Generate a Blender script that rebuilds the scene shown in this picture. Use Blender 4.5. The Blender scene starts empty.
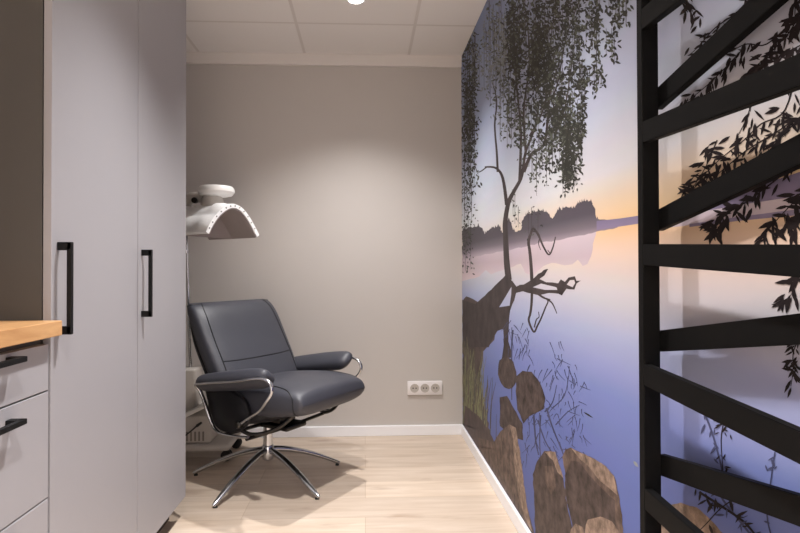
import bpy, bmesh, math, random
from mathutils import Vector, Matrix, Euler
from mathutils.geometry import tessellate_polygon

S = 0.926                       # everything below is laid out in units of 0.926 m and scaled once at the end
C = bpy.context.scene.collection
PI = math.pi
random.seed(7)

# ------------------------------------------------------------------ materials
def srgb(r, g, b):
    f = lambda c: c/12.92 if c <= .04045 else ((c+.055)/1.055)**2.4
    return (f(r/255), f(g/255), f(b/255), 1)

def mat(name, col, rough=.5, metal=0, var=.06, vscale=20, bump=0, bscale=80, spec=None, coat=0):
    m = bpy.data.materials.new(name); m.use_nodes = True
    nt = m.node_tree; p = nt.nodes['Principled BSDF']
    p.inputs['Roughness'].default_value = rough; p.inputs['Metallic'].default_value = metal
    if spec is not None: p.inputs['Specular IOR Level'].default_value = spec
    if coat: p.inputs['Coat Weight'].default_value = coat
    tc = nt.nodes.new('ShaderNodeTexCoord')
    n = nt.nodes.new('ShaderNodeTexNoise'); n.inputs['Scale'].default_value = vscale; n.inputs['Detail'].default_value = 4
    nt.links.new(tc.outputs['Object'], n.inputs['Vector'])
    mx = nt.nodes.new('ShaderNodeMix'); mx.data_type = 'RGBA'
    mx.inputs['A'].default_value = tuple(c*(1-var) for c in col[:3])+(1,)
    mx.inputs['B'].default_value = tuple(min(1, c*(1+var)) for c in col[:3])+(1,)
    nt.links.new(n.outputs['Fac'], mx.inputs['Factor'])
    nt.links.new(mx.outputs['Result'], p.inputs['Base Color'])
    if bump:
        n2 = nt.nodes.new('ShaderNodeTexNoise'); n2.inputs['Scale'].default_value = bscale; n2.inputs['Detail'].default_value = 3
        nt.links.new(tc.outputs['Object'], n2.inputs['Vector'])
        b = nt.nodes.new('ShaderNodeBump'); b.inputs['Strength'].default_value = bump; b.inputs['Distance'].default_value = .002
        nt.links.new(n2.outputs['Fac'], b.inputs['Height']); nt.links.new(b.outputs['Normal'], p.inputs['Normal'])
    return m

def emis(name, col, s):
    m = bpy.data.materials.new(name); m.use_nodes = True
    p = m.node_tree.nodes['Principled BSDF']
    p.inputs['Base Color'].default_value = (.9, .9, .9, 1)
    p.inputs['Emission Color'].default_value = col; p.inputs['Emission Strength'].default_value = s
    return m

M = {}
M['wall'] = mat('taupe_wall_paint', srgb(200, 194, 189), .85, var=.015, vscale=6, bump=.15, bscale=300)
M['white_wall'] = mat('white_wall_paint', srgb(232, 229, 226), .85, var=.015, vscale=6)
M['trim'] = mat('white_trim_paint', srgb(246, 246, 249), .4, var=.01)
M['ctrim'] = mat('cream_trim_paint', srgb(232, 226, 221), .6, var=.01)
M['door'] = mat('grey_lacquer', srgb(156, 154, 158), .40, var=.01)
M['carcass'] = mat('shaded_grey_laminate', srgb(74, 71, 68), .5, var=.015)  # door grey, darkened: the side panel's shade is put into the colour
M['plinth'] = mat('dark_plinth', srgb(70, 52, 42), .6)
M['black'] = mat('black_powder_coat', srgb(17, 17, 18), .5, var=.1, bump=.1, bscale=400, spec=.2)
M['frame_black'] = mat('matt_black_paint', srgb(13, 12, 12), .6, var=.08, spec=.1)
M['leather'] = mat('dark_grey_leather', srgb(60, 61, 69), .46, var=.06, vscale=14, bump=.35, bscale=260)
M['leather_dark'] = mat('black_leather', srgb(22, 22, 26), .45, var=.08, vscale=14, spec=.3, bump=.35, bscale=260)
M['piping'] = mat('black_piping', srgb(22, 22, 27), .5)
M['chrome'] = mat('polished_steel', srgb(200, 202, 206), .2, 1, var=.03)
M['dsteel'] = mat('dark_steel', srgb(70, 68, 66), .3, 1, var=.05)
M['wplastic'] = mat('white_plastic', srgb(236, 234, 231), .35, var=.01)
M['gplastic'] = mat('light_grey_plastic', srgb(190, 183, 176), .45, var=.02)
M['hoodin'] = mat('grey_lamp_lining', srgb(168, 158, 155), .5, var=.05)
M['quilt'] = mat('white_padded_cover', srgb(250, 250, 250), .6, var=.03, vscale=30, bump=.8, bscale=40)
M['hole'] = mat('dark_hole', srgb(60, 58, 57), .6)
M['vent'] = mat('grey_vent', srgb(128, 120, 113), .6)
M['socket'] = mat('socket_white', srgb(238, 234, 234), .35, var=.01)
M['rubber'] = mat('black_rubber', srgb(30, 29, 29), .6)
M['lamp_glow'] = emis('downlight_glow', (1, .93, .84, 1), 30)

def wood_mat(name, c1, c2, c3, plank=False, scale=1):
    m = bpy.data.materials.new(name); m.use_nodes = True
    nt = m.node_tree; p = nt.nodes['Principled BSDF']; L = nt.links.new
    p.inputs['Roughness'].default_value = .42
    tc = nt.nodes.new('ShaderNodeTexCoord')
    # grain stretched along X (planks) or Y (worktop)
    mp = nt.nodes.new('ShaderNodeMapping')
    mp.inputs['Scale'].default_value = (1.3, 15, 1) if plank else (22, 3, 22)
    L(tc.outputs['Object'], mp.inputs['Vector'])
    n = nt.nodes.new('ShaderNodeTexNoise'); n.inputs['Scale'].default_value = 1.6*scale; n.inputs['Detail'].default_value = 8; n.inputs['Roughness'].default_value = .62
    n.inputs['Distortion'].default_value = .7
    L(mp.outputs['Vector'], n.inputs['Vector'])
    r = nt.nodes.new('ShaderNodeValToRGB'); r.color_ramp.elements[0].position = .3; r.color_ramp.elements[1].position = .68
    r.color_ramp.elements[0].color = c1; r.color_ramp.elements[1].color = c2
    L(n.outputs['Fac'], r.inputs['Fac'])
    out = r.outputs['Color']
    if plank:
        br = nt.nodes.new('ShaderNodeTexBrick'); br.offset = .37
        br.inputs['Scale'].default_value = 1; br.inputs['Brick Width'].default_value = 1.35; br.inputs['Row Height'].default_value = .19
        br.inputs['Mortar Size'].default_value = .0012; br.inputs['Mortar Smooth'].default_value = .3
        br.inputs['Color1'].default_value = (.86, .86, .87, 1); br.inputs['Color2'].default_value = (1, 1, 1, 1); br.inputs['Mortar'].default_value = (.66, .6, .54, 1)
        L(tc.outputs['Object'], br.inputs['Vector'])
        mu = nt.nodes.new('ShaderNodeMix'); mu.data_type = 'RGBA'; mu.blend_type = 'MULTIPLY'; mu.inputs['Factor'].default_value = 1
        L(out, mu.inputs['A']); L(br.outputs['Color'], mu.inputs['B']); out = mu.outputs['Result']
        # knots: sparse dark eyes in the boards
        mp2 = nt.nodes.new('ShaderNodeMapping'); mp2.inputs['Scale'].default_value = (1.5, 5, 1); L(tc.outputs['Object'], mp2.inputs['Vector'])
        v = nt.nodes.new('ShaderNodeTexNoise'); v.inputs['Scale'].default_value = 1.9; v.inputs['Detail'].default_value = 3; L(mp2.outputs['Vector'], v.inputs['Vector'])
        vr = nt.nodes.new('ShaderNodeValToRGB'); vr.color_ramp.elements[0].position = .62; vr.color_ramp.elements[1].position = .78
        vr.color_ramp.elements[0].color = (0, 0, 0, 1); vr.color_ramp.elements[1].color = (.7, .7, .7, 1)
        L(v.outputs['Fac'], vr.inputs['Fac'])
        m2 = nt.nodes.new('ShaderNodeMix'); m2.data_type = 'RGBA'; L(vr.outputs['Color'], m2.inputs['Factor'])
        L(out, m2.inputs['A']); m2.inputs['B'].default_value = c3; out = m2.outputs['Result']
    L(out, p.inputs['Base Color'])
    return m
M['floor'] = wood_mat('pale_oak_planks', srgb(200, 179, 157), srgb(222, 205, 187), srgb(152, 124, 102), True)
M['worktop'] = wood_mat('oak_worktop', srgb(178, 132, 86), srgb(208, 165, 116), srgb(150, 110, 70))

def ceiling_mat():
    m = bpy.data.materials.new('ceiling_tiles'); m.use_nodes = True
    nt = m.node_tree; p = nt.nodes['Principled BSDF']; p.inputs['Roughness'].default_value = .7; L = nt.links.new
    tc = nt.nodes.new('ShaderNodeTexCoord'); mp = nt.nodes.new('ShaderNodeMapping')
    mp.inputs['Location'].default_value = (-.29*S, -3.2*S, 0); L(tc.outputs['Object'], mp.inputs['Vector'])
    br = nt.nodes.new('ShaderNodeTexBrick'); br.offset = 0
    br.inputs['Scale'].default_value = 1; br.inputs['Brick Width'].default_value = .68*S; br.inputs['Row Height'].default_value = .66*S
    br.inputs['Mortar Size'].default_value = .010; br.inputs['Mortar Smooth'].default_value = .4
    br.inputs['Color1'].default_value = srgb(244, 240, 237); br.inputs['Color2'].default_value = srgb(242, 237, 233); br.inputs['Mortar'].default_value = srgb(226, 220, 215)
    L(mp.outputs['Vector'], br.inputs['Vector']); L(br.outputs['Color'], p.inputs['Base Color'])
    b = nt.nodes.new('ShaderNodeBump'); b.inputs['Strength'].default_value = .15; b.inputs['Distance'].default_value = .002; b.invert = True
    L(br.outputs['Fac'], b.inputs['Height']); L(b.outputs['Normal'], p.inputs['Normal'])
    return m
M['ceiling'] = ceiling_mat()

# ------------------------------------------------------------------ mesh helpers
def obj(name, bm, m, parent=None, smooth=True, angle=35):
    me = bpy.data.meshes.new(name); bmesh.ops.recalc_face_normals(bm, faces=bm.faces[:])
    bm.to_mesh(me); bm.free()
    for x in (m if isinstance(m, list) else [m]): me.materials.append(x)
    if smooth:
        me.shade_smooth()
        try: me.set_sharp_from_angle(angle=math.radians(angle))
        except Exception: pass
    o = bpy.data.objects.new(name, me); C.objects.link(o)
    if parent: o.parent = parent
    return o

def thing(name, label, cat, loc=(0, 0, 0), rz=0, group=None):
    o = bpy.data.objects.new(name, None); C.objects.link(o); o.empty_display_size = .05
    o.location = loc; o.rotation_euler = (0, 0, rz); o['label'] = label; o['category'] = cat
    if group: o['group'] = group
    return o

def struct(name, bm, m, label=None, cat=None, smooth=False):
    o = obj(name, bm, m, None, smooth); o['kind'] = 'structure'
    if label: o['label'] = label; o['category'] = cat
    return o

def dup(root, loc, label=None):
    r = root.copy(); C.objects.link(r); r.location = loc
    if label: r['label'] = label
    for ch in list(root.children):
        c = ch.copy(); C.objects.link(c); c.parent = r
        for g in ch.children:
            d = g.copy(); C.objects.link(d); d.parent = c
    return r

def box(bm, lo, hi, bev=0, seg=2, mi=0):
    lo, hi = Vector(lo), Vector(hi); c = (lo+hi)/2; d = hi-lo
    r = bmesh.ops.create_cube(bm, size=1, matrix=Matrix.Translation(c) @ Matrix.Diagonal((abs(d.x), abs(d.y), abs(d.z), 1)))
    fs = set(f for v in r['verts'] for f in v.link_faces)
    for f in fs: f.material_index = mi
    if bev:
        es = list(set(e for v in r['verts'] for e in v.link_edges))
        bmesh.ops.bevel(bm, geom=es, offset=bev, segments=seg, profile=.5, affect='EDGES')
    return bm
def boxbm(lo, hi, bev=0, seg=2): return box(bmesh.new(), lo, hi, bev, seg)

def cyl(bm, p0, p1, r0, r1=None, n=24):
    p0, p1 = Vector(p0), Vector(p1); r1 = r0 if r1 is None else r1
    d = p1-p0; q = Vector((0, 0, 1)).rotation_difference(d.normalized()).to_matrix().to_4x4()
    bmesh.ops.create_cone(bm, cap_ends=True, segments=n, radius1=r0, radius2=r1, depth=d.length, matrix=Matrix.Translation((p0+p1)/2) @ q)
    return bm

def lathe(bm, prof, c=(0, 0, 0), n=32):
    c = Vector(c); rings = []
    for r, z in prof:
        rings.append([bm.verts.new(c+Vector((r*math.cos(2*PI*k/n), r*math.sin(2*PI*k/n), z))) for k in range(n)])
    for a, b in zip(rings, rings[1:]):
        for k in range(n): bm.faces.new((a[k], a[(k+1) % n], b[(k+1) % n], b[k]))
    bm.faces.new(rings[0][::-1]); bm.faces.new(rings[-1])
    return bm

def smooth_path(pts, n=8, extra=None):
    P = [Vector(p) for p in pts]; out = []; ex = []
    for i in range(len(P)-1):
        p0 = P[max(i-1, 0)]; p1 = P[i]; p2 = P[i+1]; p3 = P[min(i+2, len(P)-1)]
        for k in range(n):
            t = k/n
            out.append(.5*((2*p1)+(p2-p0)*t+(2*p0-5*p1+4*p2-p3)*t*t+(3*p1-p0-3*p2+p3)*t**3))
            if extra: ex.append(tuple(a+(b-a)*t for a, b in zip(extra[i], extra[i+1])))
    out.append(P[-1])
    if extra: ex.append(extra[-1]); return out, ex
    return out

def tube(bm, pts, r, n=10, up=(0, 0, 1), smooth=8):
    """r: radius, or list of (ra, rb) per control point: ra along side, rb along normal."""
    rr = r if isinstance(r, list) else [(r, r)]*len(pts)
    if smooth: P, R = smooth_path(pts, smooth, rr)
    else: P, R = [Vector(p) for p in pts], rr
    rings = []; up = Vector(up)
    for i, p in enumerate(P):
        t = (P[min(i+1, len(P)-1)]-P[max(i-1, 0)]).normalized()
        s = t.cross(up)
        if s.length < 1e-4: s = t.cross(Vector((1, 0, 0)))
        s.normalize(); nn = s.cross(t).normalized()
        ra, rb = R[i]
        rings.append([bm.verts.new(p+s*ra*math.cos(2*PI*k/n)+nn*rb*math.sin(2*PI*k/n)) for k in range(n)])
    for a, b in zip(rings, rings[1:]):
        for k in range(n): bm.faces.new((a[k], a[(k+1) % n], b[(k+1) % n], b[k]))
    bm.faces.new(rings[0][::-1]); bm.faces.new(rings[-1])
    return bm

def se(ang, w, h, e):
    c, s = math.cos(ang), math.sin(ang)
    return (w*math.copysign(abs(c)**(2/e), c), h*math.copysign(abs(s)**(2/e), s))

def loft(bm, secs, n=48):
    """secs: list of (centre, axisA, axisB, w, h, exponent)"""
    rings = []
    for c, A, B, w, h, e in secs:
        c, A, B = Vector(c), Vector(A), Vector(B)
        rings.append([bm.verts.new(c+A*x+B*y) for x, y in (se(2*PI*(k+.5)/n, w, h, e) for k in range(n))])
    for a, b in zip(rings, rings[1:]):
        for k in range(n): bm.faces.new((a[k], a[(k+1) % n], b[(k+1) % n], b[k]))
    bm.faces.new(rings[0][::-1]); bm.faces.new(rings[-1])
    return bm

def interp(keys, t):
    """smooth interpolation of tuples keyed by first value"""
    for i in range(len(keys)-1):
        a, b = keys[i], keys[i+1]
        if t <= b[0] or i == len(keys)-2:
            p0 = keys[max(i-1, 0)]; p3 = keys[min(i+2, len(keys)-1)]
            u = (t-a[0])/(b[0]-a[0]); r = []
            for j in range(1, len(a)):
                m1 = (b[j]-p0[j])/(b[0]-p0[0])*(b[0]-a[0]); m2 = (p3[j]-a[j])/(p3[0]-a[0])*(b[0]-a[0])
                r.append((2*u**3-3*u*u+1)*a[j]+(u**3-2*u*u+u)*m1+(-2*u**3+3*u*u)*b[j]+(u**3-u*u)*m2)
            return r

# ------------------------------------------------------------------ camera
HC = 1.08; F = 560.0
cam_d = bpy.data.cameras.new('camera'); cam = bpy.data.objects.new('camera', cam_d); C.objects.link(cam)
cam_d.sensor_width = 36; cam_d.lens = F/800*36; cam_d.clip_start = .02
yaw, pitch, roll = math.radians(2.56), math.radians(.6), math.radians(-.13)
cam.location = (0, 0, HC)
R = Matrix.Rotation(-yaw, 3, 'Z') @ Matrix.Rotation(PI/2+pitch, 3, 'X') @ Matrix.Rotation(roll, 3, 'Z')
cam.rotation_euler = R.to_euler()
cam_d.shift_x = .0125; cam_d.shift_y = -.003
PX, PY = 400-cam_d.shift_x*800, 266.5+cam_d.shift_y*800
bpy.context.scene.camera = cam

XR, XL, XC = .64, -1.4, -.78          # right wall, left wall, cabinet fronts
YB, YF, H = 3.665, -1.5, 2.49         # back wall, front wall, ceiling

def on_wall(x, y):
    d = R @ Vector((x-PX, -(y-PY), -F)); k = XR/d.x
    return (d.y*k, HC+d.z*k)

# ------------------------------------------------------------------ room shell
struct('floor', boxbm((XL-.1, YF-.1, -.1), (XR+.1, YB+.1, 0)), M['floor'])
struct('ceiling', boxbm((XL-.1, YF-.1, H), (XR+.1, YB+.1, H+.1)), M['ceiling'])
struct('wall_back', boxbm((XL-.1, YB, 0), (XR+.1, YB+.1, H)), M['wall'])
struct('wall_left', boxbm((XL-.1, YF, 0), (XL, YB, H)), M['wall'])
struct('wall_right', boxbm((XR, YF, 0), (XR+.1, YB, H)), M['white_wall'])
struct('wall_front', boxbm((XL-.1, YF-.1, 0), (XR+.1, YF, H)), M['white_wall'])
struct('baseboard_back', boxbm((XL, YB-.014, 0), (XR, YB, .066), .003), M['trim'])
struct('baseboard_right', boxbm((XR-.014, YF, 0), (XR, YB-.014, .066), .003), M['trim'])
struct('trim_1', boxbm((XL, YB-.02, H-.075), (XR-.002, YB, H), .002), M['ctrim'])

# ------------------------------------------------------------------ mural
def zramp(name, stops, ystops=None, rough=.5):
    """colour of the print as a function of height on the wall, optionally shifted along it"""
    m = bpy.data.materials.new(name); m.use_nodes = True
    nt = m.node_tree; p = nt.nodes['Principled BSDF']; p.inputs['Roughness'].default_value = rough; L = nt.links.new
    p.inputs['Specular IOR Level'].default_value = .12
    tc = nt.nodes.new('ShaderNodeTexCoord'); sp = nt.nodes.new('ShaderNodeSeparateXYZ'); L(tc.outputs['Object'], sp.inputs[0])
    def ramp(st):
        mr = nt.nodes.new('ShaderNodeMapRange'); mr.inputs['From Max'].default_value = 2.6*S; L(sp.outputs['Z'], mr.inputs['Value'])
        r = nt.nodes.new('ShaderNodeValToRGB'); e = r.color_ramp.elements
        while len(e) < len(st): e.new(.5)
        for k, (z, c) in enumerate(st): e[k].position = z/2.6; e[k].color = srgb(*c)
        L(mr.outputs['Result'], r.inputs['Fac']); return r.outputs['Color']
    out = ramp(stops)
    if ystops:
        o2 = ramp(ystops)
        my = nt.nodes.new('ShaderNodeMapRange'); my.inputs['From Min'].default_value = 3.2*S; my.inputs['From Max'].default_value = 1.35*S
        L(sp.outputs['Y'], my.inputs['Value'])
        mx = nt.nodes.new('ShaderNodeMix'); mx.data_type = 'RGBA'; L(my.outputs['Result'], mx.inputs['Factor']); L(out, mx.inputs['A']); L(o2, mx.inputs['B']); out = mx.outputs['Result']
    n = nt.nodes.new('ShaderNodeTexNoise'); n.inputs['Scale'].default_value = 7; n.inputs['Detail'].default_value = 5
    mp = nt.nodes.new('ShaderNodeMapping'); mp.inputs['Scale'].default_value = (1, .35, 2.4); L(tc.outputs['Object'], mp.inputs['Vector']); L(mp.outputs['Vector'], n.inputs['Vector'])
    mu = nt.nodes.new('ShaderNodeMix'); mu.data_type = 'RGBA'; mu.blend_type = 'MULTIPLY'; mu.inputs['Factor'].default_value = .12
    L(out, mu.inputs['A']); L(n.outputs['Color'], mu.inputs['B'])
    L(mu.outputs['Result'], p.inputs['Base Color'])
    return m

SKY_L = [(.2, (88, 100, 154)), (.55, (106, 118, 172)), (.78, (136, 146, 192)), (.95, (174, 180, 208)), (1.08, (204, 202, 208)), (1.16, (222, 208, 200)), (1.2, (226, 216, 200)), (1.35, (218, 219, 222)), (1.55, (196, 203, 219)), (1.9, (164, 175, 203)), (2.5, (132, 145, 180))]
SKY_R = [(.2, (84, 97, 154)), (.55, (98, 111, 170)), (.75, (120, 131, 186)), (.9, (160, 166, 198)), (1.03, (200, 193, 196)), (1.13, (222, 195, 176)), (1.19, (226, 188, 142)), (1.26, (216, 192, 166)), (1.34, (200, 197, 201)), (1.55, (176, 182, 203)), (2.5, (132, 144, 178))]
def pmat(name, c, v=.25, vs=12):
    m = mat(name, srgb(*c), .5, var=v, vscale=vs, spec=.1); nt = m.node_tree
    mx = [n for n in nt.nodes if n.type == 'MIX'][0]; nz = [n for n in nt.nodes if n.type == 'TEX_NOISE'][0]
    nz.inputs['Detail'].default_value = 7; nz.inputs['Roughness'].default_value = .65
    mr = nt.nodes.new('ShaderNodeMapRange'); mr.inputs['From Min'].default_value = .33; mr.inputs['From Max'].default_value = .67
    nt.links.new(nz.outputs['Fac'], mr.inputs['Value']); nt.links.new(mr.outputs['Result'], mx.inputs['Factor'])
    return m
MM = [zramp('print_sky_and_lake', SKY_L, SKY_R),
      pmat('print_bark', (64, 56, 56), .35, 14),                                     # 1
      pmat('print_leaf_dark', (50, 50, 46), .3, 25),                                # 2
      pmat('print_leaf_mid', (82, 85, 76), .3, 25),                                 # 3
      zramp('print_far_trees', [(1.0, (190, 174, 182)), (1.14, (190, 174, 182)), (1.165, (172, 158, 168)), (1.20, (116, 107, 116)), (1.24, (84, 78, 86)), (1.36, (74, 70, 74))]),   # 4
      zramp('print_far_hills', [(1.0, (166, 152, 172)), (1.18, (140, 128, 154)), (1.24, (104, 96, 126))]),     # 5
      zramp('print_mist', [(1.0, (222, 204, 206)), (1.12, (190, 172, 180)), (1.2, (204, 190, 198))]),            # 6
      pmat('print_rock_brown', (94, 79, 72), .6, 22),                              # 7
      pmat('print_rock_light', (132, 113, 100), .55, 34),                           # 8
      pmat('print_twig_blue', (70, 73, 102), .2, 20),                               # 9
      pmat('print_reed', (118, 118, 88), .35, 30),                                  # 10
      pmat('print_leaf_near', (38, 32, 33), .3, 30),                                # 11
      pmat('print_rock_dark', (74, 63, 60), .6, 22),                               # 12
      pmat('print_bank_dark', (82, 70, 68), .35, 8),                                # 13
      pmat('print_leaf_pale', (128, 132, 134), .25, 25)]                            # 14
mu = bmesh.new(); LAYER = [0]
def mface(pts, mi, lift):
    vs = []
    for x, y in pts:
        Y, z = on_wall(x, y)
        Y = min(YB-.001, max(-.2, Y)); z = min(H-.002, max(.068, z))
        vs.append(mu.verts.new((XR-.001-lift, Y, z)))
    try:
        f = mu.faces.new(vs); f.material_index = mi; return f
    except ValueError: return None
def mpoly(pts, mi, lv, jag=0):
    P = []
    n = len(pts)
    for i in range(n):
        a, b = pts[i], pts[(i+1) % n]
        k = max(1, int(math.hypot(b[0]-a[0], b[1]-a[1])/4)) if jag else 1
        for j in range(k):
            t = j/k; jx = random.uniform(-jag, jag) if jag else 0; jy = random.uniform(-jag, jag) if jag else 0
            P.append((a[0]+(b[0]-a[0])*t+jx, a[1]+(b[1]-a[1])*t+jy))
    lift = lv*.00005+random.random()*.00004
    for tri in tessellate_polygon([[Vector((x, y, 0)) for x, y in P]]): mface([P[i] for i in tri], mi, lift)
def mstroke(pts, w0, w1, mi, lv, smooth=5):
    P = smooth_path([(x, y, 0) for x, y in pts], smooth); n = len(P)
    sides = []
    for i, p in enumerate(P):
        t = P[min(i+1, n-1)]-P[max(i-1, 0)]; t.normalize(); w = (w0+(w1-w0)*i/(n-1))/2
        sides.append(((p.x-t.y*w, p.y+t.x*w), (p.x+t.y*w, p.y-t.x*w)))
    q = lv*.00005+random.random()*.00004
    for a, b in zip(sides, sides[1:]): mface([a[0], b[0], b[1], a[1]], mi, q)
def mleaf(x, y, l, w, a, mi, lv):
    c, s = math.cos(a), math.sin(a)
    pr = [(0, 0), (.25, .42), (.55, .5), (.85, .22), (1, 0), (.85, -.22), (.55, -.5), (.25, -.42)]
    mface([(x+c*l*u-s*w*v, y+s*l*u+c*w*v) for u, v in pr], mi, lv*.00005+random.random()*.00004)

# base sheet of wallpaper
f = mu.faces.new([mu.verts.new((XR-.001, y, z)) for y, z in ((YB-.001, .066), (-.2, .066), (-.2, H-.002), (YB-.001, H-.002))]); f.material_index = 0
c6 = lambda x, y: (460+x*.2628, 200+y*.2628)
# mist and reflections on the water
mpoly([c6(*p) for p in [(8, 225), (80, 205), (300, 160), (520, 118), (512, 150), (500, 215), (488, 245), (470, 250), (450, 226), (430, 245), (400, 247), (350, 238), (320, 252), (300, 268), (280, 288), (250, 278), (232, 242), (160, 268), (120, 284), (100, 268), (75, 292), (8, 310)]], 6, 1, .5)
# distant wooded shore
mpoly([c6(*p) for p in [(8, 232), (8, 120), (40, 108), (75, 104), (95, 138), (118, 110), (150, 106), (165, 135), (188, 78), (200, 120), (232, 118), (240, 90), (255, 58), (300, 46), (332, 50), (350, 74), (380, 40), (410, 28), (440, 40), (450, 18), (475, 8), (500, 10), (514, 35), (520, 75), (548, 74), (600, 80), (600, 106), (520, 122), (300, 166), (80, 212)]], 4, 2, .8)
mpoly([(597, 221), (620, 218.5), (637, 216), (665, 209), (700, 199), (753, 188), (800, 172), (830, 165), (830, 190), (800, 196), (753, 203), (700, 212), (637, 224), (597, 230)], 5, 3)
mpoly([(660, 222), (690, 212), (753, 202), (830, 189), (830, 208), (738, 219), (690, 225), (660, 229)], 6, 2)
mpoly([(690, 224), (738, 217), (800, 209), (830, 206), (830, 212), (800, 215), (738, 221), (690, 227)], 5, 3)
# ragged tips of the far trees
def top_of(x, pts):
    for (xa, ya), (xb, yb) in zip(pts, pts[1:]):
        if xa <= x <= xb: return ya+(yb-ya)*(x-xa)/max(1e-6, xb-xa)
TOPS = [c6(*p) for p in [(8, 120), (40, 108), (75, 104), (95, 138), (118, 110), (150, 106), (165, 135), (188, 78), (200, 120), (232, 118), (240, 90), (255, 58), (300, 46), (332, 50), (350, 74), (380, 40), (410, 28), (440, 40), (450, 18), (475, 8), (500, 10), (514, 35), (520, 75), (548, 74), (600, 80)]]
for k in range(190):
    x = random.uniform(463, 600); y = top_of(x, TOPS)
    if y is None: continue
    h = random.uniform(1, 5); w = random.uniform(.8, 2)
    if random.random() < .5: mpoly([(x-w, y+3), (x-w*.4, y-h*.4), (x, y-h), (x+w*.4, y-h*.4), (x+w, y+3)], 4, 2)
    else: mpoly([(x+w*1.2*math.cos(a), y+w*.5+w*1.3*math.sin(a)) for a in [2*PI*q/8 for q in range(8)]], 4, 2, .3)
# dark bank at the far corner and fallen log
mpoly([(463, 300), (467, 296), (478, 302), (492, 292), (500, 290), (503, 320), (494, 340), (484, 352), (480, 380), (484, 402), (492, 440), (490, 470), (463, 432)], 13, 4, .8)
mpoly([c6(*p) for p in [(10, 380), (60, 395), (120, 340), (150, 310), (175, 285), (200, 310), (215, 328), (245, 320), (280, 300), (300, 282), (335, 265), (322, 286), (302, 302), (330, 312), (375, 318), (385, 303), (402, 310), (415, 294), (440, 290), (446, 308), (462, 306), (446, 317), (437, 342), (405, 338), (390, 362), (375, 356), (340, 355), (300, 362), (275, 358), (240, 347), (214, 352), (207, 380), (192, 420), (186, 470), (186, 540), (200, 600), (170, 600), (165, 490), (140, 500), (110, 560), (10, 560)]], 1, 5, .4)
for hole in ([(150, 408), (172, 372), (197, 330), (196, 360), (190, 402)], [(278, 332), (310, 318), (368, 332), (372, 342), (325, 342)], [(408, 322), (420, 305), (436, 304), (440, 316), (430, 332)], [(146, 500), (150, 455)]):
    if len(hole) > 2: mpoly([c6(*p) for p in hole], 0, 7)
# standing trunk and limbs
mstroke([(509, 280), (507, 262), (506, 240), (505.5, 222), (509, 202), (515, 190), (522, 176), (526, 152), (535, 128), (540, 100)], 6.4, 1.4, 1, 6)
mstroke([(507, 205), (503, 178), (496, 168), (485, 167)], 3.6, 1.4, 1, 6)
mstroke([(498, 172), (497, 152), (495, 125), (497, 101), (492, 80)], 2.4, .8, 1, 6)
mstroke([(524, 172), (532, 154), (544, 145), (548, 120), (550, 96), (560, 60)], 3.6, 1.2, 1, 6)
mstroke([(520, 180), (521, 150), (521, 127), (516, 76), (514, 30)], 3, 1, 1, 6)
mstroke([(526, 152), (524, 110), (530, 60), (526, 10)], 2.4, 1, 1, 6)
mstroke([(546, 134), (562, 118), (570, 80), (575, 40)], 2, .8, 1, 6)
mstroke([(540, 110), (556, 90), (566, 40), (580, 0)], 2, .8, 1, 6)
mstroke([(530, 136), (545, 105), (549, 60), (556, 0)], 2, .8, 1, 6)
mstroke([(487, 167), (478, 172), (474, 160)], 1.2, .6, 1, 6)
for P, a, b in (([(275, 310), (271, 240), (266, 190), (262, 160), (270, 130), (280, 108), (300, 135), (320, 180), (340, 208), (355, 180), (365, 140)], 3.4, 1.1),
                ([(305, 145), (300, 165), (308, 190)], 1.2, .6), ([(345, 205), (335, 190)], 1, .6), ([(278, 118), (300, 128), (312, 165)], 1.6, .7),
                ([(275, 350), (273, 400), (268, 435), (263, 460), (282, 502), (296, 478), (310, 450), (326, 410), (336, 384), (318, 368)], 2.6, 1),
                ([(330, 376), (350, 390), (362, 412), (370, 432)], 1.8, .7), ([(284, 485), (292, 455), (302, 445), (300, 425)], 1.4, .6), ([(300, 358), (320, 372), (345, 380)], 2.4, 1.4), ([(300, 302), (318, 272), (336, 264)], 2, 1)):
    mstroke([c6(*p) for p in P], a, b, 1, 6)
mstroke([(507, 345), (505, 356), (503, 366)], 6, 4, 1, 6)
# reeds and grass by the bank
for k in range(170):
    x = 464+abs(random.gauss(0, 11)); y = random.uniform(395, 436)+max(0, x-464)*.9
    l = random.uniform(25, 70)
    mstroke([(x, y), (x+random.uniform(-1, 2), y-l*.5), (x+random.uniform(-3, 6), y-l)], 1.0, .3, random.choice([10, 10, 10, 13, 3]), 7, 2)
# willow foliage: hanging strands of leaves
def strand(x, y, l, dens, sz, mats, drift=0):
    yy = y; ph = random.uniform(0, 6)
    mstroke([(x, y), (x+drift*l*.5, y+l*.5), (x+drift*l, y+l)], .5, .25, 1, 8, 2)
    while yy < y+l:
        t = (yy-y); xx = x+drift*t+math.sin(t*.12+ph)*1.2
        s = sz*random.uniform(.6, 1.25)
        mleaf(xx+random.gauss(0, 2.1), yy+random.gauss(0, 1.5), s, s*random.uniform(.32, .5), random.gauss(PI/2, .95), random.choice(mats), 9+random.randint(0, 3))
        yy += random.uniform(.6, 1.4)*dens if random.random() < .9 else random.uniform(4, 10)
def curtain(n, xs, ys, ls, dens, sz, mats, drift=0):
    for k in range(n):
        strand(random.uniform(*xs), random.uniform(*ys), random.uniform(*ls), dens, sz, mats, drift)
D, Mi, Pa = [2, 2, 2, 3], [2, 3, 3], [3, 14, 14]
curtain(26, (464, 476), (20, 140), (30, 90), 1.7, 3.6, D)
curtain(14, (464, 472), (150, 230), (20, 50), 1.8, 3.0, D)
curtain(30, (474, 508), (-5, 60), (20, 90), 2.6, 3.6, Pa)
curtain(44, (508, 590), (-8, 5), (30, 80), 2.0, 4.4, D)
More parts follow.
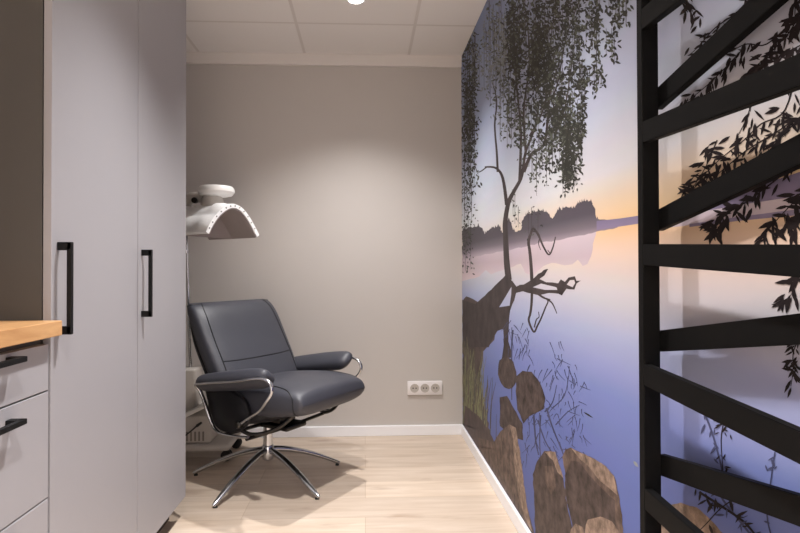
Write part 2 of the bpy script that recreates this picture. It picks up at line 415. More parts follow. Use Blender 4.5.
curtain(40, (506, 560), (10, 60), (25, 60), 2.0, 4.4, D)
curtain(40, (530, 585), (30, 110), (25, 60), 1.9, 4.6, D)
curtain(26, (548, 583), (90, 140), (25, 52), 1.8, 4.8, D)
curtain(16, (546, 583), (60, 140), (30, 50), 1.7, 5.2, [2])
curtain(14, (510, 545), (0, 60), (30, 60), 1.8, 4.6, [2])
curtain(5, (562, 582), (140, 160), (30, 38), 1.6, 4.8, [2])
curtain(16, (507, 530), (60, 110), (20, 55), 2.2, 4.0, Mi)
curtain(12, (528, 552), (130, 160), (20, 50), 2.4, 3.8, Mi)
curtain(7, (560, 578), (150, 165), (25, 36), 2.4, 4.4, D)
curtain(9, (583, 600), (-5, 15), (25, 75), 2.4, 5, D)
curtain(12, (598, 634), (-8, 0), (12, 40), 2.6, 5.6, D)
curtain(5, (606, 616), (20, 45), (20, 30), 2.8, 5.4, D)
curtain(10, (584, 606), (60, 80), (8, 22), 2.6, 5, D)
curtain(6, (512, 540), (190, 215), (15, 34), 3.2, 2.4, Mi)
# rocks in the shallows
def c8(x, y): return (480+x*.2873, 380+y*.2873)
def blob(cx, cy, rx, ry, mi, lv, e=2.2, rot=0, n=20):
    mpoly([(cx+math.cos(rot)*x-math.sin(rot)*y, cy+math.sin(rot)*x+math.cos(rot)*y) for x, y in (se(2*PI*k/n, rx, ry, e) for k in range(n))], mi, lv, .4)
blob(507.5, 373, 9, 16, 12, 10, 2.3, -.15)
mpoly([(516, 391), (517, 376), (523, 371), (532, 372), (540, 382), (546, 398), (544, 409), (530, 416), (524, 424), (518, 410)], 12, 10, .4)
mpoly([c8(*p) for p in [(70, 60), (95, 55), (112, 85), (148, 150), (152, 210), (120, 200), (70, 160)]], 12, 9, .4)
mpoly([c8(*p) for p in [(-10, 260), (-5, 200), (50, 215), (70, 180), (105, 155), (125, 165), (140, 250), (150, 330), (165, 440), (190, 533), (200, 600), (120, 600)]], 7, 10, .5)
mpoly([c8(*p) for p in [(105, 155), (125, 165), (140, 250), (150, 330), (165, 440), (185, 533), (165, 500), (140, 420), (125, 330), (118, 220)]], 8, 11, .4)
mpoly([c8(*p) for p in [(-50, 90), (-10, 120), (30, 170), (50, 215), (0, 260), (-60, 190)]], 13, 8, .4)
mpoly([c8(*p) for p in [(185, 330), (200, 280), (225, 248), (262, 250), (275, 290), (292, 340), (305, 440), (330, 540), (332, 600), (195, 600), (190, 430)]], 12, 10, .5)
mpoly([c8(*p) for p in [(225, 248), (262, 250), (275, 290), (292, 340), (270, 320), (255, 280)]], 8, 12, .4)
mpoly([c8(*p) for p in [(225, 300), (255, 300), (266, 370), (250, 400), (230, 360)]], 7, 11, .4)
mpoly([c8(*p) for p in [(288, 268), (300, 242), (318, 235), (350, 252), (400, 275), (440, 300), (470, 335), (485, 400), (497, 470), (500, 533), (498, 600), (330, 600), (322, 500), (300, 400), (298, 330)]], 7, 11, .4)
mpoly([c8(*p) for p in [(318, 236), (350, 252), (400, 275), (440, 300), (468, 335), (482, 400), (450, 375), (420, 350), (380, 300), (350, 275)]], 8, 12, .4)
mpoly([c8(*p) for p in [(298, 330), (320, 280), (345, 285), (380, 330), (430, 380), (470, 420), (480, 560), (330, 600), (322, 500), (300, 400)]], 12, 12, .6)
mpoly([c8(*p) for p in [(362, 600), (368, 520), (375, 488), (420, 474), (462, 492), (486, 530), (490, 600)]], 8, 14, .5)
mpoly([c8(*p) for p in [(300, 600), (318, 520), (335, 498), (360, 515), (372, 560), (375, 600)]], 8, 13, .5)
mpoly([(655, 540), (658, 514), (666, 506), (682, 503), (698, 508), (712, 520), (724, 534), (730, 560), (655, 560)], 8, 6, .5)
# twigs mirrored in the water
for P, a, b in (([(513, 330), (512, 350), (512, 400)], 2, 1), ([(538, 420), (545, 440), (552, 452)], 1.6, 1), ([(547, 408), (552, 425), (560, 445), (566, 460)], 2, 1),
                ([(545, 412), (553, 402), (557, 385)], 1.6, .6), ([(534, 415), (536, 440), (539, 455)], 2, 1.2), ([(541, 415), (540, 440), (541, 460)], 1.6, 1),
                ([(556, 425), (568, 412), (580, 405)], 1.2, .5), ([(553, 408), (565, 395), (570, 370)], 1.2, .5)):
    mstroke(P, a, b, 9, 6)
for k in range(150):
    x = random.uniform(524, 586); y = random.uniform(340+max(0, x-560)*1.6, 462); l = random.uniform(4, 16); a = random.gauss(PI/2, .5)
    mstroke([(x, y), (x+math.cos(a)*l*.5+random.uniform(-1, 1), y+math.sin(a)*l*.5), (x+math.cos(a)*l, y+math.sin(a)*l)], .9, .3, 9, 7, 2)
for k in range(26):
    x = random.uniform(508, 530); y = random.uniform(320, 352); a = random.gauss(PI/2, .4); l = random.uniform(5, 14)
    mstroke([(x, y), (x+math.cos(a)*l*.5, y+math.sin(a)*l*.5), (x+math.cos(a)*l, y+math.sin(a)*l)], .8, .3, 9, 7, 2)
mleaf(584, 412, 11, 1.6, .55, 2, 8)
mleaf(634, 461, 8, 3, .9, 14, 8)
# leafy branches nearest the room, seen through the slats
def spray(pts, w0, w1, n, sz, *r, **k): spray_(pts, w0, w1, int(n*1.1), sz, *r, **k)
def spray_(pts, w0, w1, n, sz, spread=.9, hang=.5, mi=11):
    mstroke(pts, w0, w1, mi, 14)
    P = smooth_path([(x, y, 0) for x, y in pts], 12)
    for k in range(n):
        i = random.randint(0, len(P)-2); t = P[i+1]-P[i]; b = math.atan2(t.y, t.x)
        a = b+random.choice([-1, 1])*random.uniform(.3, spread+.3) if random.random() > hang+.15 else random.gauss(PI*.58, .6)
        s = sz*random.uniform(.6, 1.25)
        mleaf(P[i].x+random.gauss(0, 3.2), P[i].y+random.gauss(0, 3), s, s*random.uniform(.17, .3), a, mi, 15+random.randint(0, 3))
spray([(680, -10), (690, 4), (697, 20)], 1, .5, 26, 12, .6, .8)
spray([(760, -12), (738, 12), (716, 28), (700, 46), (690, 55)], 1.6, .6, 26, 11)
spray([(830, 10), (800, 18), (768, 44), (748, 44), (730, 52)], 2, .8, 22, 15)
spray([(800, 14), (792, 30), (780, 44), (764, 60), (752, 70)], 1.6, .7, 44, 15)
spray([(812, 40), (790, 52), (770, 70), (760, 82)], 1.6, .7, 36, 16)
spray([(830, -20), (800, -4), (796, 20)], 2, 1, 16, 17)
spray([(745, 48), (718, 76), (700, 92), (684, 104)], 1.2, .5, 44, 12)
spray([(800, 60), (786, 110), (762, 124), (745, 140), (720, 160), (700, 180)], 1.7, .6, 50, 13)
spray([(830, 118), (800, 118), (778, 132), (748, 150), (726, 168), (705, 185), (686, 194)], 1.7, .6, 60, 13)
spray([(815, 105), (785, 134), (772, 150), (764, 162)], 1.4, .6, 22, 20, .8, .6)
spray([(752, 106), (744, 126), (736, 140)], 1, .5, 8, 14)
spray([(718, 140), (706, 168), (692, 190)], 1.2, .6, 30, 12)
spray([(790, 170), (750, 200), (728, 214), (712, 230)], 1.6, .6, 60, 15)
spray([(830, 178), (800, 198), (776, 222), (762, 240)], 1.6, .6, 40, 16)
spray([(820, 200), (800, 214), (786, 230)], 1.5, .6, 26, 17)
spray([(820, 240), (803, 262), (798, 284), (786, 304)], 1.4, .6, 30, 16)
spray([(806, 330), (795, 350), (794, 372), (792, 386)], 1.4, .6, 34, 12)
spray([(704, 410), (712, 430), (718, 450), (724, 476), (722, 496), (740, 520), (760, 545)], 1.8, 2.2, 22, 9, 1.1, .1, 9)
spray([(725, 420), (722, 440), (724, 470)], 1.2, .8, 14, 8, 1.1, .1, 11)
spray([(776, 452), (772, 480), (768, 515), (775, 545)], 1.4, 1.4, 14, 7, .8, .1, 9)
spray([(700, 492), (722, 506), (745, 522), (760, 540)], 2.6, 2.2, 16, 12, 1.1, .1, 11)
spray([(740, 496), (722, 508), (705, 526), (690, 540)], 1.6, .8, 10, 11, 1.1, .1, 11)
bmesh.ops.triangulate(mu, faces=[f for f in mu.faces if len(f.verts) > 8])
for f in mu.faces:
    f.normal_update()
    if f.normal.x > 0: f.normal_flip()
me = bpy.data.meshes.new('wall_mural'); mu.to_mesh(me); mu.free()
for m in MM: me.materials.append(m)
mural = bpy.data.objects.new('wall_mural', me); C.objects.link(mural)
mural['label'] = 'large photo wallpaper of a misty lake at sunrise with hanging tree, covering the right wall'; mural['category'] = 'mural'

# ------------------------------------------------------------------ slatted screen in front of the mural
scr = thing('slatted_screen', 'black slatted timber screen with crossing tilted slats standing before the lake mural', 'screen', (.59, .72, 0))
ox, oy = .59, .72
def sl(lo, hi, bev=.0015): return boxbm((lo[0]-ox, lo[1]-oy, lo[2]), (hi[0]-ox, hi[1]-oy, hi[2]), bev)
PN, PFAR = 1.115, 1.136
obj('post', sl((.565, PN, 0), (.60, PFAR, H-.002)), M['frame_black'], scr, False)
obj('post', sl((.565, .24, 0), (.60, .262, H-.002)), M['frame_black'], scr, False)
def slat(xa, xb, ztop, slope, h=.043, y0=PN, y1=.262):
    # ztop at the far end (y0); slope = rise per metre going away from the camera
    bm = bmesh.new(); vs = []
    for x in (xa, xb):
        for y in (y0, y1):
            zt = ztop-(y0-y)*slope
            for z in (zt-h, zt): vs.append(bm.verts.new((x-ox, y-oy, z)))
    q = lambda *i: bm.faces.new([vs[k] for k in i])
    q(0, 1, 3, 2); q(4, 6, 7, 5); q(0, 4, 5, 1); q(2, 3, 7, 6); q(1, 5, 7, 3); q(0, 2, 6, 4)
    bmesh.ops.bevel(bm, geom=bm.edges[:], offset=.0012, segments=2, affect='EDGES')
    return obj('slat', bm, M['frame_black'], scr, False)
zf = lambda y: HC-(y-270)*1.139/F
front = [8, 122, 244.6, 364.5, 488]
rear = [87, 210, 332, 456]
dzf = (zf(8)-zf(488))/4
for k in range(-2, 7):
    if zf(8)-dzf*k > .15 and zf(8)-dzf*k < H-.05:
        z = zf(front[k]) if 0 <= k < 5 else zf(8)-dzf*k
        slat(.565, .5815, z, .048)
dzr = (zf(87)-zf(456))/3
for k in range(-3, 7):
    z = zf(rear[k]) if 0 <= k < 4 else zf(87)-dzr*k
    if .02 < z-.9*(-.171)-.05 and z < H-.25 and z > .05:
        slat(.60, .615, z, -.172, y0=PN+.012)

# ------------------------------------------------------------------ tall cabinets
def tall_cabinet(y0, y1, label, side):
    t = thing('tall_cabinet', label, 'cabinet', (-1.1, (y0+y1)/2, 0), 0, None)
    bx, by = -1.1, (y0+y1)/2
    L = lambda lo, hi, b=0: boxbm((lo[0]-bx, lo[1]-by, lo[2]), (hi[0]-bx, hi[1]-by, hi[2]), b)
    obj('body', L((XL+.002, y0+.001, .10), (XC-.022, y1-.001, 2.42), .001), M['carcass'], t, False)
    obj('plinth', L((XL+.002, y0+.001, 0), (XC-.07, y1-.001, .10)), M['plinth'], t, False)
    d = obj('door', L((XC-.02, y0+.0025, .10), (XC, y1-.0025, 2.418), .0012), M['door'], t, False)
    hy = y0+.034
    bm = bmesh.new()
    for z in (.918, 1.132): box(bm, (XC-bx, hy-.006-by, z), (XC+.035-bx, hy+.006-by, z+.021), .0015)
    box(bm, (XC+.024-bx, hy-.006-by, .918), (XC+.036-bx, hy+.006-by, 1.153), .0015)
    obj('handle', bm, M['black'], d, False)
    return t
tall_cabinet(1.427, 1.962, 'tall grey cabinet next to the oak worktop, black bar handle on its door', 1)
tall_cabinet(1.962, 2.482, 'tall grey cabinet nearest the armchair, black bar handle on its door', 0)

# base unit with drawers, and worktop
dc = thing('drawer_cabinet', 'low grey drawer cabinet with black handles under the oak worktop', 'cabinet', (-1.1, 1.08, 0))
bx, by = -1.1, 1.08
L = lambda lo, hi, b=0: boxbm((lo[0]-bx, lo[1]-by, lo[2]), (hi[0]-bx, hi[1]-by, hi[2]), b)
obj('body', L((XL+.002, .76, .10), (XC-.022, 1.424, .9195)), M['carcass'], dc, False)
obj('plinth', L((XL+.002, .76, 0), (XC-.07, 1.424, .10)), M['plinth'], dc, False)
for z0, z1 in ((.787, .900), (.524, .783), (.10, .520)):
    d = obj('drawer', L((XC-.02, .763, z0), (XC, 1.420, z1), .0012), M['door'], dc, False)
    hz = z1-.040 if z1 < .8 else .880
    bm = bmesh.new()
    for y in (.96, 1.253): box(bm, (XC-bx, y-by, hz), (XC+.035-bx, y+.02-by, hz+.012), .0015)
    box(bm, (XC+.024-bx, .96-by, hz), (XC+.036-bx, 1.273-by, hz+.012), .0015)
    obj('handle', bm, M['black'], d, False)
w = obj('worktop', boxbm((XL+.002, .74, .92), (XC+.03, 1.4255, .957), .002), M['worktop'], None, False)
w['label'] = 'oak worktop slab on the low drawer cabinet, against the tall cabinet side'; w['category'] = 'worktop'

# ------------------------------------------------------------------ triple socket
so = thing('wall_socket', 'white triple power socket low on the taupe back wall', 'socket', (.39, YB, .308))
bm = boxbm((-.114, -.012, -.045), (.114, 0, .045), .004); obj('cover_plate', bm, M['socket'], so)
for k in (-1, 0, 1):
    bm = bmesh.new(); cx = k*.068
    n = 32; rings = []
    for r, y in ((.0285, -.0125), (.027, -.0145), (.0235, -.0145), (.0225, -.0130), (.002, -.0125)):
        rings.append([bm.verts.new((cx+r*math.cos(2*PI*j/n), y, r*math.sin(2*PI*j/n))) for j in range(n)])
    for a, b in zip(rings, rings[1:]):
        for j in range(n): bm.faces.new((a[j], a[(j+1) % n], b[(j+1) % n], b[j]))
    bm.faces.new(rings[-1])
    s_ = obj('socket_well', bm, M['gplastic'], so)
    bm = bmesh.new()
    for dx in (-.0095, .0095): cyl(bm, (cx+dx, -.0128, 0), (cx+dx, -.0142, 0), .0045, n=12)
    obj('pin_holes', bm, M['hole'], s_, False)

# ------------------------------------------------------------------ recessed downlights
def downlight(x, y, label):
    t = thing('downlight', label, 'ceiling light', (x, y, H), 0)
    bm = bmesh.new(); lathe(bm, [(.037, -.0035), (.046, -.005), (.050, -.003), (.051, 0)]); obj('bezel', bm, M['trim'], t)
    bm = bmesh.new(); lathe(bm, [(.002, -.0048), (.034, -.0045), (.0365, -.0035), (.0366, -.001)]); obj('lamp_lens', bm, M['lamp_glow'], t)
    return t
LIGHTS = [(-.045, 2.91), (-.07, 1.72), (-.07, .45), (-.07, -.8)]
downlight(*LIGHTS[0], 'bright recessed downlight in the ceiling tile above the armchair')
for k, l in enumerate(LIGHTS):
    ld = bpy.data.lights.new('downlight_beam', 'SPOT'); ld.energy = [100, 140, 105, 420][k]; ld.color = (1, .975, .965)  # last beam, unseen behind the camera, is raised to add bounce light
    ld.spot_size = math.radians([114, 104, 104, 110][k]); ld.spot_blend = 1; ld.shadow_soft_size = .035
    o = bpy.data.objects.new('downlight_beam', ld); C.objects.link(o); o.location = (l[0], l[1], H-.015)

# ------------------------------------------------------------------ armchair
ch = thing('recliner_armchair', 'dark grey leather swivel recliner armchair with chrome frame and star base', 'armchair', (-.505, 2.945, 0), math.radians(-35))
# seat cushion
SE = [(-.12, .43, .235, .075, 3), (-.09, .432, .252, .09, 3.4), (0, .44, .262, .096, 3.6), (.12, .455, .266, .096, 3.6), (.24, .471, .267, .088, 3.6), (.32, .476, .264, .079, 3.8), (.37, .478, .260, .071, 4), (.405, .478, .255, .063, 4), (.428, .478, .250, .052, 3.9), (.441, .478, .244, .036, 3.8), (.448, .478, .238, .017, 3.6), (.450, .478, .235, .005, 3.5)]
ts = [-.12+.57*i/60 for i in range(61)]
def seat_pt(t, ang, out=0):
    zc, w, h, e = interp(SE, t); y, z = se(ang, w, h, e)
    r = math.hypot(y/w, z/h) or 1
    return Vector((t, y+out*math.cos(ang), zc+z+out*math.sin(ang)))
secs = []
for t in ts:
    zc, w, h, e = interp(SE, t); secs.append(((t, 0, zc), (0, 1, 0), (0, 0, 1), w, max(h, .004), e))
seat = obj('seat', loft(bmesh.new(), secs), M['leather'], ch, True, 60)
SK = [(-.08, 1.75), (-.02, 1.35), (.06, 1.0), (.15, .84), (.27, .80), (.35, .92), (.395, 1.3), (.405, 1.75), (.405, 2.3)]
SKP = [(k, t, a) for k, (t, a) in enumerate(SK)]
for sg in (-1, 1):
    pts = []
    for i in range(65):
        t, a = interp(SKP, i/8*.999)
        pts.append(seat_pt(t, PI/2-sg*a, .0005))
    obj('piping', tube(bmesh.new(), pts, .0028, 6, smooth=0), M['piping'], seat)
# backrest: sections along the reclined axis
BU = Vector((-.44, 0, .898)).normalized(); BN = Vector((.898, 0, .44)).normalized(); B0 = Vector((.05, 0, .40))
BK = [(0, .245, .05, 0, 3), (.03, .262, .062, 0, 3.6), (.12, .272, .066, .008, 3.8), (.24, .280, .066, .006, 3.8), (.38, .287, .062, -.002, 3.8), (.50, .287, .056, -.006, 3.8), (.56, .284, .047, -.012, 3.6), (.592, .277, .034, -.018, 3.2), (.607, .268, .018, -.022, 3), (.611, .262, .005, -.024, 3)]
def back_c(s):
    w, h, off, e = interp(BK, s); return B0+BU*s+BN*(off-.062), w, max(h, .003), e
secs = []
for i in range(61):
    s = .611*i/60; c, w_, h_, e_ = back_c(s); secs.append((c, (0, 1, 0), BN, w_, h_, e_))
back = obj('backrest', loft(bmesh.new(), secs), M['leather'], ch, True, 60)
def back_pt(s, ang, out=.0008):
    c, w_, h_, e_ = back_c(s); y, n = se(ang, w_, h_, e_)
    return c+Vector((0, y+out*math.cos(ang), 0))+BN*(n+out*math.sin(ang))
for sg in (-1, 1):
    a = PI/2-.72*sg
    pts = [back_pt(.05+.54*i/30, PI/2-(.88-.16*i/30)*sg) for i in range(31)]
    for i in range(1, 12): pts.append(back_pt(.59+.012*i/11, a+(sg*-1)*0+((-a if sg > 0 else 2*PI-a)-a)*i/11*.9))
    obj('piping', tube(bmesh.new(), pts, .0028, 6, smooth=0), M['piping'], back)
pts = [back_pt(.262-.012*math.sin(PI*i/24), PI/2-.84+1.68*i/24, .0006) for i in range(25)]
obj('seam', tube(bmesh.new(), pts, .0024, 6, smooth=0), M['piping'], back)
# rear shell of the backrest and dark seat shell
secs = []
for i in range(25):
    s = .01+.53*i/24; c, w_, h_, e_ = back_c(s); k = 1-.7*(i/24)**6
    secs.append((c-BN*.045, (0, 1, 0), BN, w_*.985*(.9+.1*min(1, k)), .040*k, 3))
obj('back_shell', loft(bmesh.new(), secs), M['leather_dark'], ch, True, 60)
secs = []
for a, zc, w_, h_ in ((-.155, .46, .25, .06), (-.14, .43, .268, .09), (-.08, .405, .277, .085), (.0, .40, .277, .075), (.1, .402, .272, .065), (.18, .405, .255, .05), (.22, .41, .23, .03)):
    secs.append(((a, 0, zc), (0, 1, 0), (0, 0, 1), w_, h_, 4))
obj('seat_shell', loft(bmesh.new(), secs), M['leather_dark'], ch, True, 60)
# side parts
for sg in (-1, 1):
    y = .315*sg
    # padded armrest
    AR = [(-.158, .524, .026, .016), (-.148, .526, .038, .029), (-.115, .532, .045, .036), (0, .551, .049, .040), (.15, .576, .050, .041), (.25, .591, .048, .039), (.285, .597, .042, .032), (.305, .601, .030, .019), (.312, .602, .015, .006)]
    secs = []
    for i in range(41):
        a = -.158+.47*i/40; zc, w_, h_ = interp(AR, a); secs.append(((a, y-sg*.018, zc), (0, .80, sg*.60), (0, -sg*.60, .80), w_*1.15, h_*.95, 2.7))
    arm = obj('armrest', loft(bmesh.new(), secs, 32), M['leather'], ch, True, 60)
    # chrome side frame, a bent flat bar
    yo = y+sg*.020; yi = sg*.300
    P = [(.118, yi, .366), (.165, yi, .396), (.255, yi+sg*.010, .448), (.325, yo, .505), (.356, yo, .550), (.345, yo, .586), (.308, yo+sg*.004, .602), (.25, yo+sg*.014, .598), (.15, yo+sg*.018, .577), (0, yo+sg*.018, .555), (-.09, yo+sg*.014, .540), (-.142, yo+sg*.004, .527), (-.142, yi+sg*.012, .490), (-.105, yi+sg*.006, .412), (-.075, yi, .345), (-.045, yi, .315), (0, yi, .304), (.1, yi, .306), (.17, yi, .314)]
    obj('side_frame', tube(bmesh.new(), P, [(.0065, .0105)]*len(P), 10, up=(0, 1, 0), smooth=7), M['chrome'], ch, True, 60)
    bm = bmesh.new(); cyl(bm, (.115, sg*.270, .364), (.115, sg*.312, .364), .017); cyl(bm, (.115, sg*.312, .364), (.115, sg*.318, .364), .017, .012)
    obj('pivot', bm, M['dsteel'], ch)
    bm = bmesh.new(); cyl(bm, (.075, sg*.272, .402), (.075, sg*.290, .402), .014, .012); obj('tension_knob', bm, M['dsteel'], ch)
    bm = bmesh.new(); rows = []
    out = smooth_path([(-.138, 0, .50), (-.103, 0, .41), (-.070, 0, .342), (-.035, 0, .316), (.03, 0, .312), (.10, 0, .328), (.15, 0, .37), (.162, 0, .42), (.13, 0, .475), (.05, 0, .51), (-.05, 0, .52), (-.112, 0, .518)], 4)
    cen = Vector((0, 0, .42))
    for yy, k in ((.262, .94), (.270, 1), (.288, 1), (.296, .93)): rows.append([bm.verts.new((cen.x+(p.x-cen.x)*k, sg*yy, cen.z+(p.z-cen.z)*k)) for p in out])
    for a, b in zip(rows, rows[1:]):
        n = len(a)
        for i in range(n): bm.faces.new((a[i], a[(i+1) % n], b[(i+1) % n], b[i]))
    bm.faces.new(rows[0]); bm.faces.new(rows[-1][::-1])
    obj('side_panel', bm, M['leather_dark'], ch, True, 50)
    # glide hoop under the seat
    P = [(.10, sg*.285, .362), (.088, sg*.278, .345), (.105, sg*.270, .326), (.15, sg*.255, .313), (.21, sg*.225, .323), (.28, sg*.195, .358), (.33, sg*.175, .405), (.34, sg*.172, .42)]
    obj('glide_hoop', tube(bmesh.new(), P, .0095, 10, smooth=7), M['dsteel'], ch)
# undercarriage
bm = bmesh.new()
for a in (.02, .16): tube(bm, [(a, -.300, .304), (a, -.15, .300), (a, 0, .296), (a, .15, .300), (a, .300, .304)], .009, 10)
box(bm, (-.03, -.075, .285), (.20, .075, .310), .008)
box(bm, (.0, -.06, .308), (.14, .06, .36), .01)
obj('seat_carriage', bm, M['dsteel'], ch)
bm = bmesh.new(); lathe(bm, [(.020, .285), (.020, .175)][::-1]); cyl(bm, (0, 0, .165), (0, 0, .29), .0235); obj('column', bm, M['chrome'], ch)
bm = bmesh.new(); lathe(bm, [(.022, .098), (.028, .103), (.031, .125), (.031, .168), (.027, .174), (.012, .175)]); obj('hub', bm, M['chrome'], ch)
rot = ch.rotation_euler.z
for k in range(5):
    a = math.radians(171+72*k)-rot; d = Vector((math.cos(a), math.sin(a), 0))
    prof = [(.018, .150, .017, .017), (.08, .141, .017, .016), (.16, .120, .017, .014), (.25, .087, .017, .0125), (.33, .050, .0155, .011), (.385, .022, .012, .0105), (.405, .0105, .007, .009)]
    P = [d*r+Vector((0, 0, z)) for r, z, _, _ in prof]
    leg = obj('leg', tube(bmesh.new(), P, [(u, v) for _, _, u, v in prof], 12, smooth=6), M['chrome'], ch, True, 60)
    bm = bmesh.new(); c = d*.392; cyl(bm, (c.x, c.y, 0), (c.x, c.y, .008), .011, .009, 16); obj('glide_foot', bm, M['rubber'], leg)

# ------------------------------------------------------------------ treatment lamp behind the cabinet
lx, ly = -1.02, 3.33
tl = thing('treatment_lamp', 'white treatment lamp with curved padded hood on wheeled stand behind the armchair', 'lamp', (lx, ly, 0))
T = lambda x, y, z: (x-lx+(.028 if z > .6 else .055), y-ly, z)
# chassis
bm = bmesh.new(); box(bm, T(-1.27, 3.12, .085), T(-.80, 3.50, .125), .018, 3); base = obj('chassis', bm, M['gplastic'], tl)
for cx, cy in ((-.835, 3.235), (-.83, 3.46), (-1.23, 3.16), (-1.23, 3.46)):
    bm = bmesh.new(); cyl(bm, T(cx, cy, .062), T(cx, cy, .086), .010, n=14); box(bm, T(cx-.021, cy-.012, .045), T(cx+.006, cy+.012, .068), .003)
    cs = obj('caster', bm, M['dsteel'], tl)
    bm = bmesh.new()
    for dy in (-.018, .008): cyl(bm, T(cx-.008, cy+dy, .030), T(cx-.008, cy+dy+.010, .030), .030, n=24)
    obj('wheel', bm, M['rubber'], cs)
bm = bmesh.new(); box(bm, T(-1.24, 3.14, .126), T(-.905, 3.40, .275), .012, 3); pb = obj('power_box', bm, M['gplastic'], tl)
for k in range(5):
    bm = bmesh.new(); x = -1.04+k*.022; box(bm, T(x, 3.137, .14), T(x+.010, 3.142, .192), .001); obj('vent_slot', bm, M['vent'], pb, False)
# sloped tray on the box
bm = bmesh.new(); vs = [bm.verts.new(T(*p)) for p in ((-1.06, 3.13, .285), (-.91, 3.13, .355), (-.91, 3.36, .355), (-1.06, 3.36, .285), (-1.06, 3.13, .262), (-.91, 3.13, .335), (-.91, 3.36, .335), (-1.06, 3.36, .262))]
for q in ((0, 1, 2, 3), (7, 6, 5, 4), (0, 4, 5, 1), (1, 5, 6, 2), (2, 6, 7, 3), (3, 7, 4, 0)): bm.faces.new([vs[i] for i in q])
bmesh.ops.bevel(bm, geom=bm.edges[:], offset=.004, segments=2, affect='EDGES'); obj('tray', bm, M['wplastic'], tl, False)
bm = bmesh.new(); box(bm, T(-1.17, 3.22, .26), T(-1.015, 3.36, .52), .014, 3); obj('column_housing', bm, M['gplastic'], tl)
bm = bmesh.new(); tube(bm, [T(-1.04, 3.125, .175), T(-1.0, 3.105, .208), T(-.968, 3.10, .236)], [(.004, .004), (.004, .004), (.005, .005)], 8); tube(bm, [T(-.970, 3.10, .234), T(-.945, 3.10, .252)], [(.010, .008), (.008, .006)], 8, smooth=2)
obj('power_cord', bm, M['rubber'], tl)
bm = bmesh.new(); cyl(bm, T(-1.065, 3.30, .51), T(-1.065, 3.30, 1.30), .0085, n=20); cyl(bm, T(-1.065, 3.30, 1.18), T(-1.065, 3.30, 1.20), .018, n=20); obj('pole', bm, M['chrome'], tl)
# hood: arched padded shell, open towards the room
A = Vector((-.80, .60, 0)); Wd = Vector((.60, .80, 0))
rim = Vector((-.735, 3.02, 1.272))
prof = [(-.150, -.005), (-.125, .040), (-.085, .090), (-.035, .128), (.010, .142), (.055, .132), (.10, .095), (.14, .045), (.175, -.006)]
PP = smooth_path([(a, 0, b) for a, b in prof], 5)
def hood_bm(th_in, th_out, a0, a1, bulge=0, close=True):
    bm = bmesh.new(); n = len(PP); ns = 10; grid = {}
    for j in range(ns+1):
        al = a0+(a1-a0)*j/ns
        for i, p in enumerate(PP):
            t = (PP[min(i+1, n-1)]-PP[max(i-1, 0)]).normalized(); nr = Vector((-t.z, 0, t.x))
            puff = bulge*abs(math.sin(j*PI/ns*3))*abs(math.sin(i*PI/(n-1)*4))
            for w, th in ((0, th_in), (1, th_out+puff)):
                q = p+nr*th; v = rim+Wd*q.x+Vector((0, 0, q.z))+A*al
                grid[(w, i, j)] = bm.verts.new(T(*v))
    for i in range(n-1):
        for j in range(ns):
            bm.faces.new((grid[0, i, j], grid[0, i, j+1], grid[0, i+1, j+1], grid[0, i+1, j]))
            bm.faces.new((grid[1, i, j], grid[1, i+1, j], grid[1, i+1, j+1], grid[1, i, j+1]))
        for j in (0, ns): bm.faces.new((grid[0, i, j], grid[0, i+1, j], grid[1, i+1, j], grid[1, i, j]))
    for j in range(ns):
        for i in (0, n-1): bm.faces.new((grid[0, i, j], grid[1, i, j], grid[1, i, j+1], grid[0, i, j+1]))
    return bm
hood = obj('hood', hood_bm(0, .020, 0, .42, .020), M['quilt'], tl, True, 50)
obj('hood_lining', hood_bm(-.008, -.001, .006, .41), M['hoodin'], hood, True, 50)
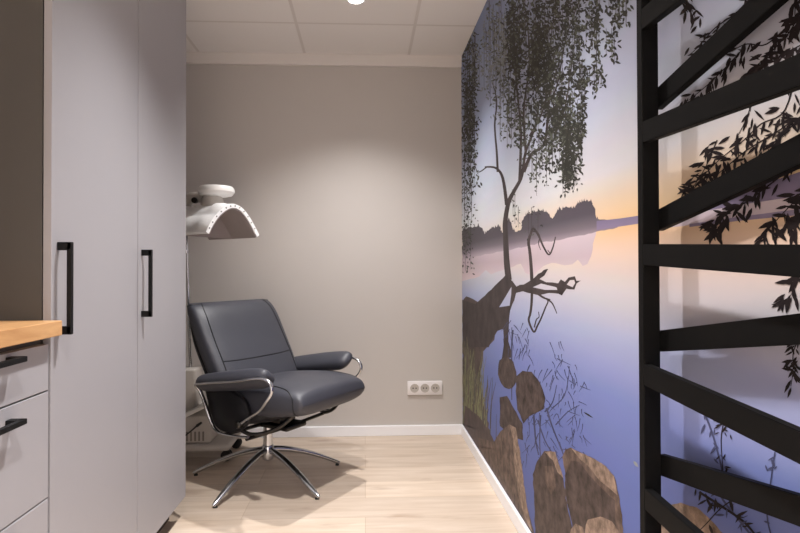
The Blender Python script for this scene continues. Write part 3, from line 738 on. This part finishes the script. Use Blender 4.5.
# lining back plate
bm = bmesh.new(); vs = [bm.verts.new(T(*(rim+Wd*p.x+Vector((0, 0, p.z-.003))+A*.20))) for p in PP]; vs2 = [bm.verts.new(v.co+A*.01) for v in vs]
bm.faces.new(vs); bm.faces.new(vs2[::-1]); n = len(vs)
for i in range(n): bm.faces.new((vs[i], vs2[i], vs2[(i+1) % n], vs[(i+1) % n]))
obj('hood_back_plate', bm, M['hoodin'], hood, False)
for i in range(3, len(PP)-2, 3):
    p = PP[i]; t = (PP[i+1]-PP[i-1]).normalized(); nr = Vector((-t.z, 0, t.x)); q = p+nr*.011
    v = rim+Wd*q.x+Vector((0, 0, q.z)); bm = bmesh.new(); cyl(bm, T(*(v+A*.004)), T(*(v-A*.002)), .0035, n=8)
    obj('stud', bm, M['hole'], hood, False)
# knuckle joint and round head on top
hc = Vector((-.90, 3.14, 0))
bm = bmesh.new(); lathe(bm, [(.060, 1.405), (.062, 1.43), (.060, 1.470), (.050, 1.489)], T(hc.x, hc.y, 0)); obj('swivel_joint', bm, M['gplastic'], tl)
bm = bmesh.new(); lathe(bm, [(.06, 1.488), (.088, 1.496), (.099, 1.512), (.098, 1.530), (.088, 1.543), (.05, 1.549), (.005, 1.550)], T(hc.x+.022, hc.y, 0)); obj('round_head', bm, M['wplastic'], tl)
bm = bmesh.new(); tube(bm, [T(-1.065, 3.30, 1.28), T(-1.07, 3.29, 1.40), T(-1.05, 3.26, 1.47), T(-1.0, 3.22, 1.495), T(-.93, 3.16, 1.48)], [(.022, .022), (.028, .03), (.036, .036), (.034, .03), (.03, .025)], 16); obj('support_arm', bm, M['gplastic'], tl)
bm = bmesh.new(); cyl(bm, T(-.955, 3.11, 1.462), T(-.955, 3.085, 1.462), .016, n=18); obj('lock_knob', bm, M['dsteel'], tl)

# ------------------------------------------------------------------ world, scale, view
wd = bpy.data.worlds.new('world'); bpy.context.scene.world = wd; wd.use_nodes = True
wd.node_tree.nodes['Background'].inputs['Color'].default_value = (.05, .05, .05, 1)
Ms = Matrix.Scale(S, 4); done = set()
for o in list(C.objects):
    o.location = o.location*S
    if o.type == 'MESH' and o.data.name not in done:
        done.add(o.data.name); o.data.transform(Ms)
vs = bpy.context.scene.view_settings
vs.view_transform = 'Standard'; vs.look = 'None'; vs.gamma = 1; vs.use_curve_mapping = False; vs.exposure = 0.35
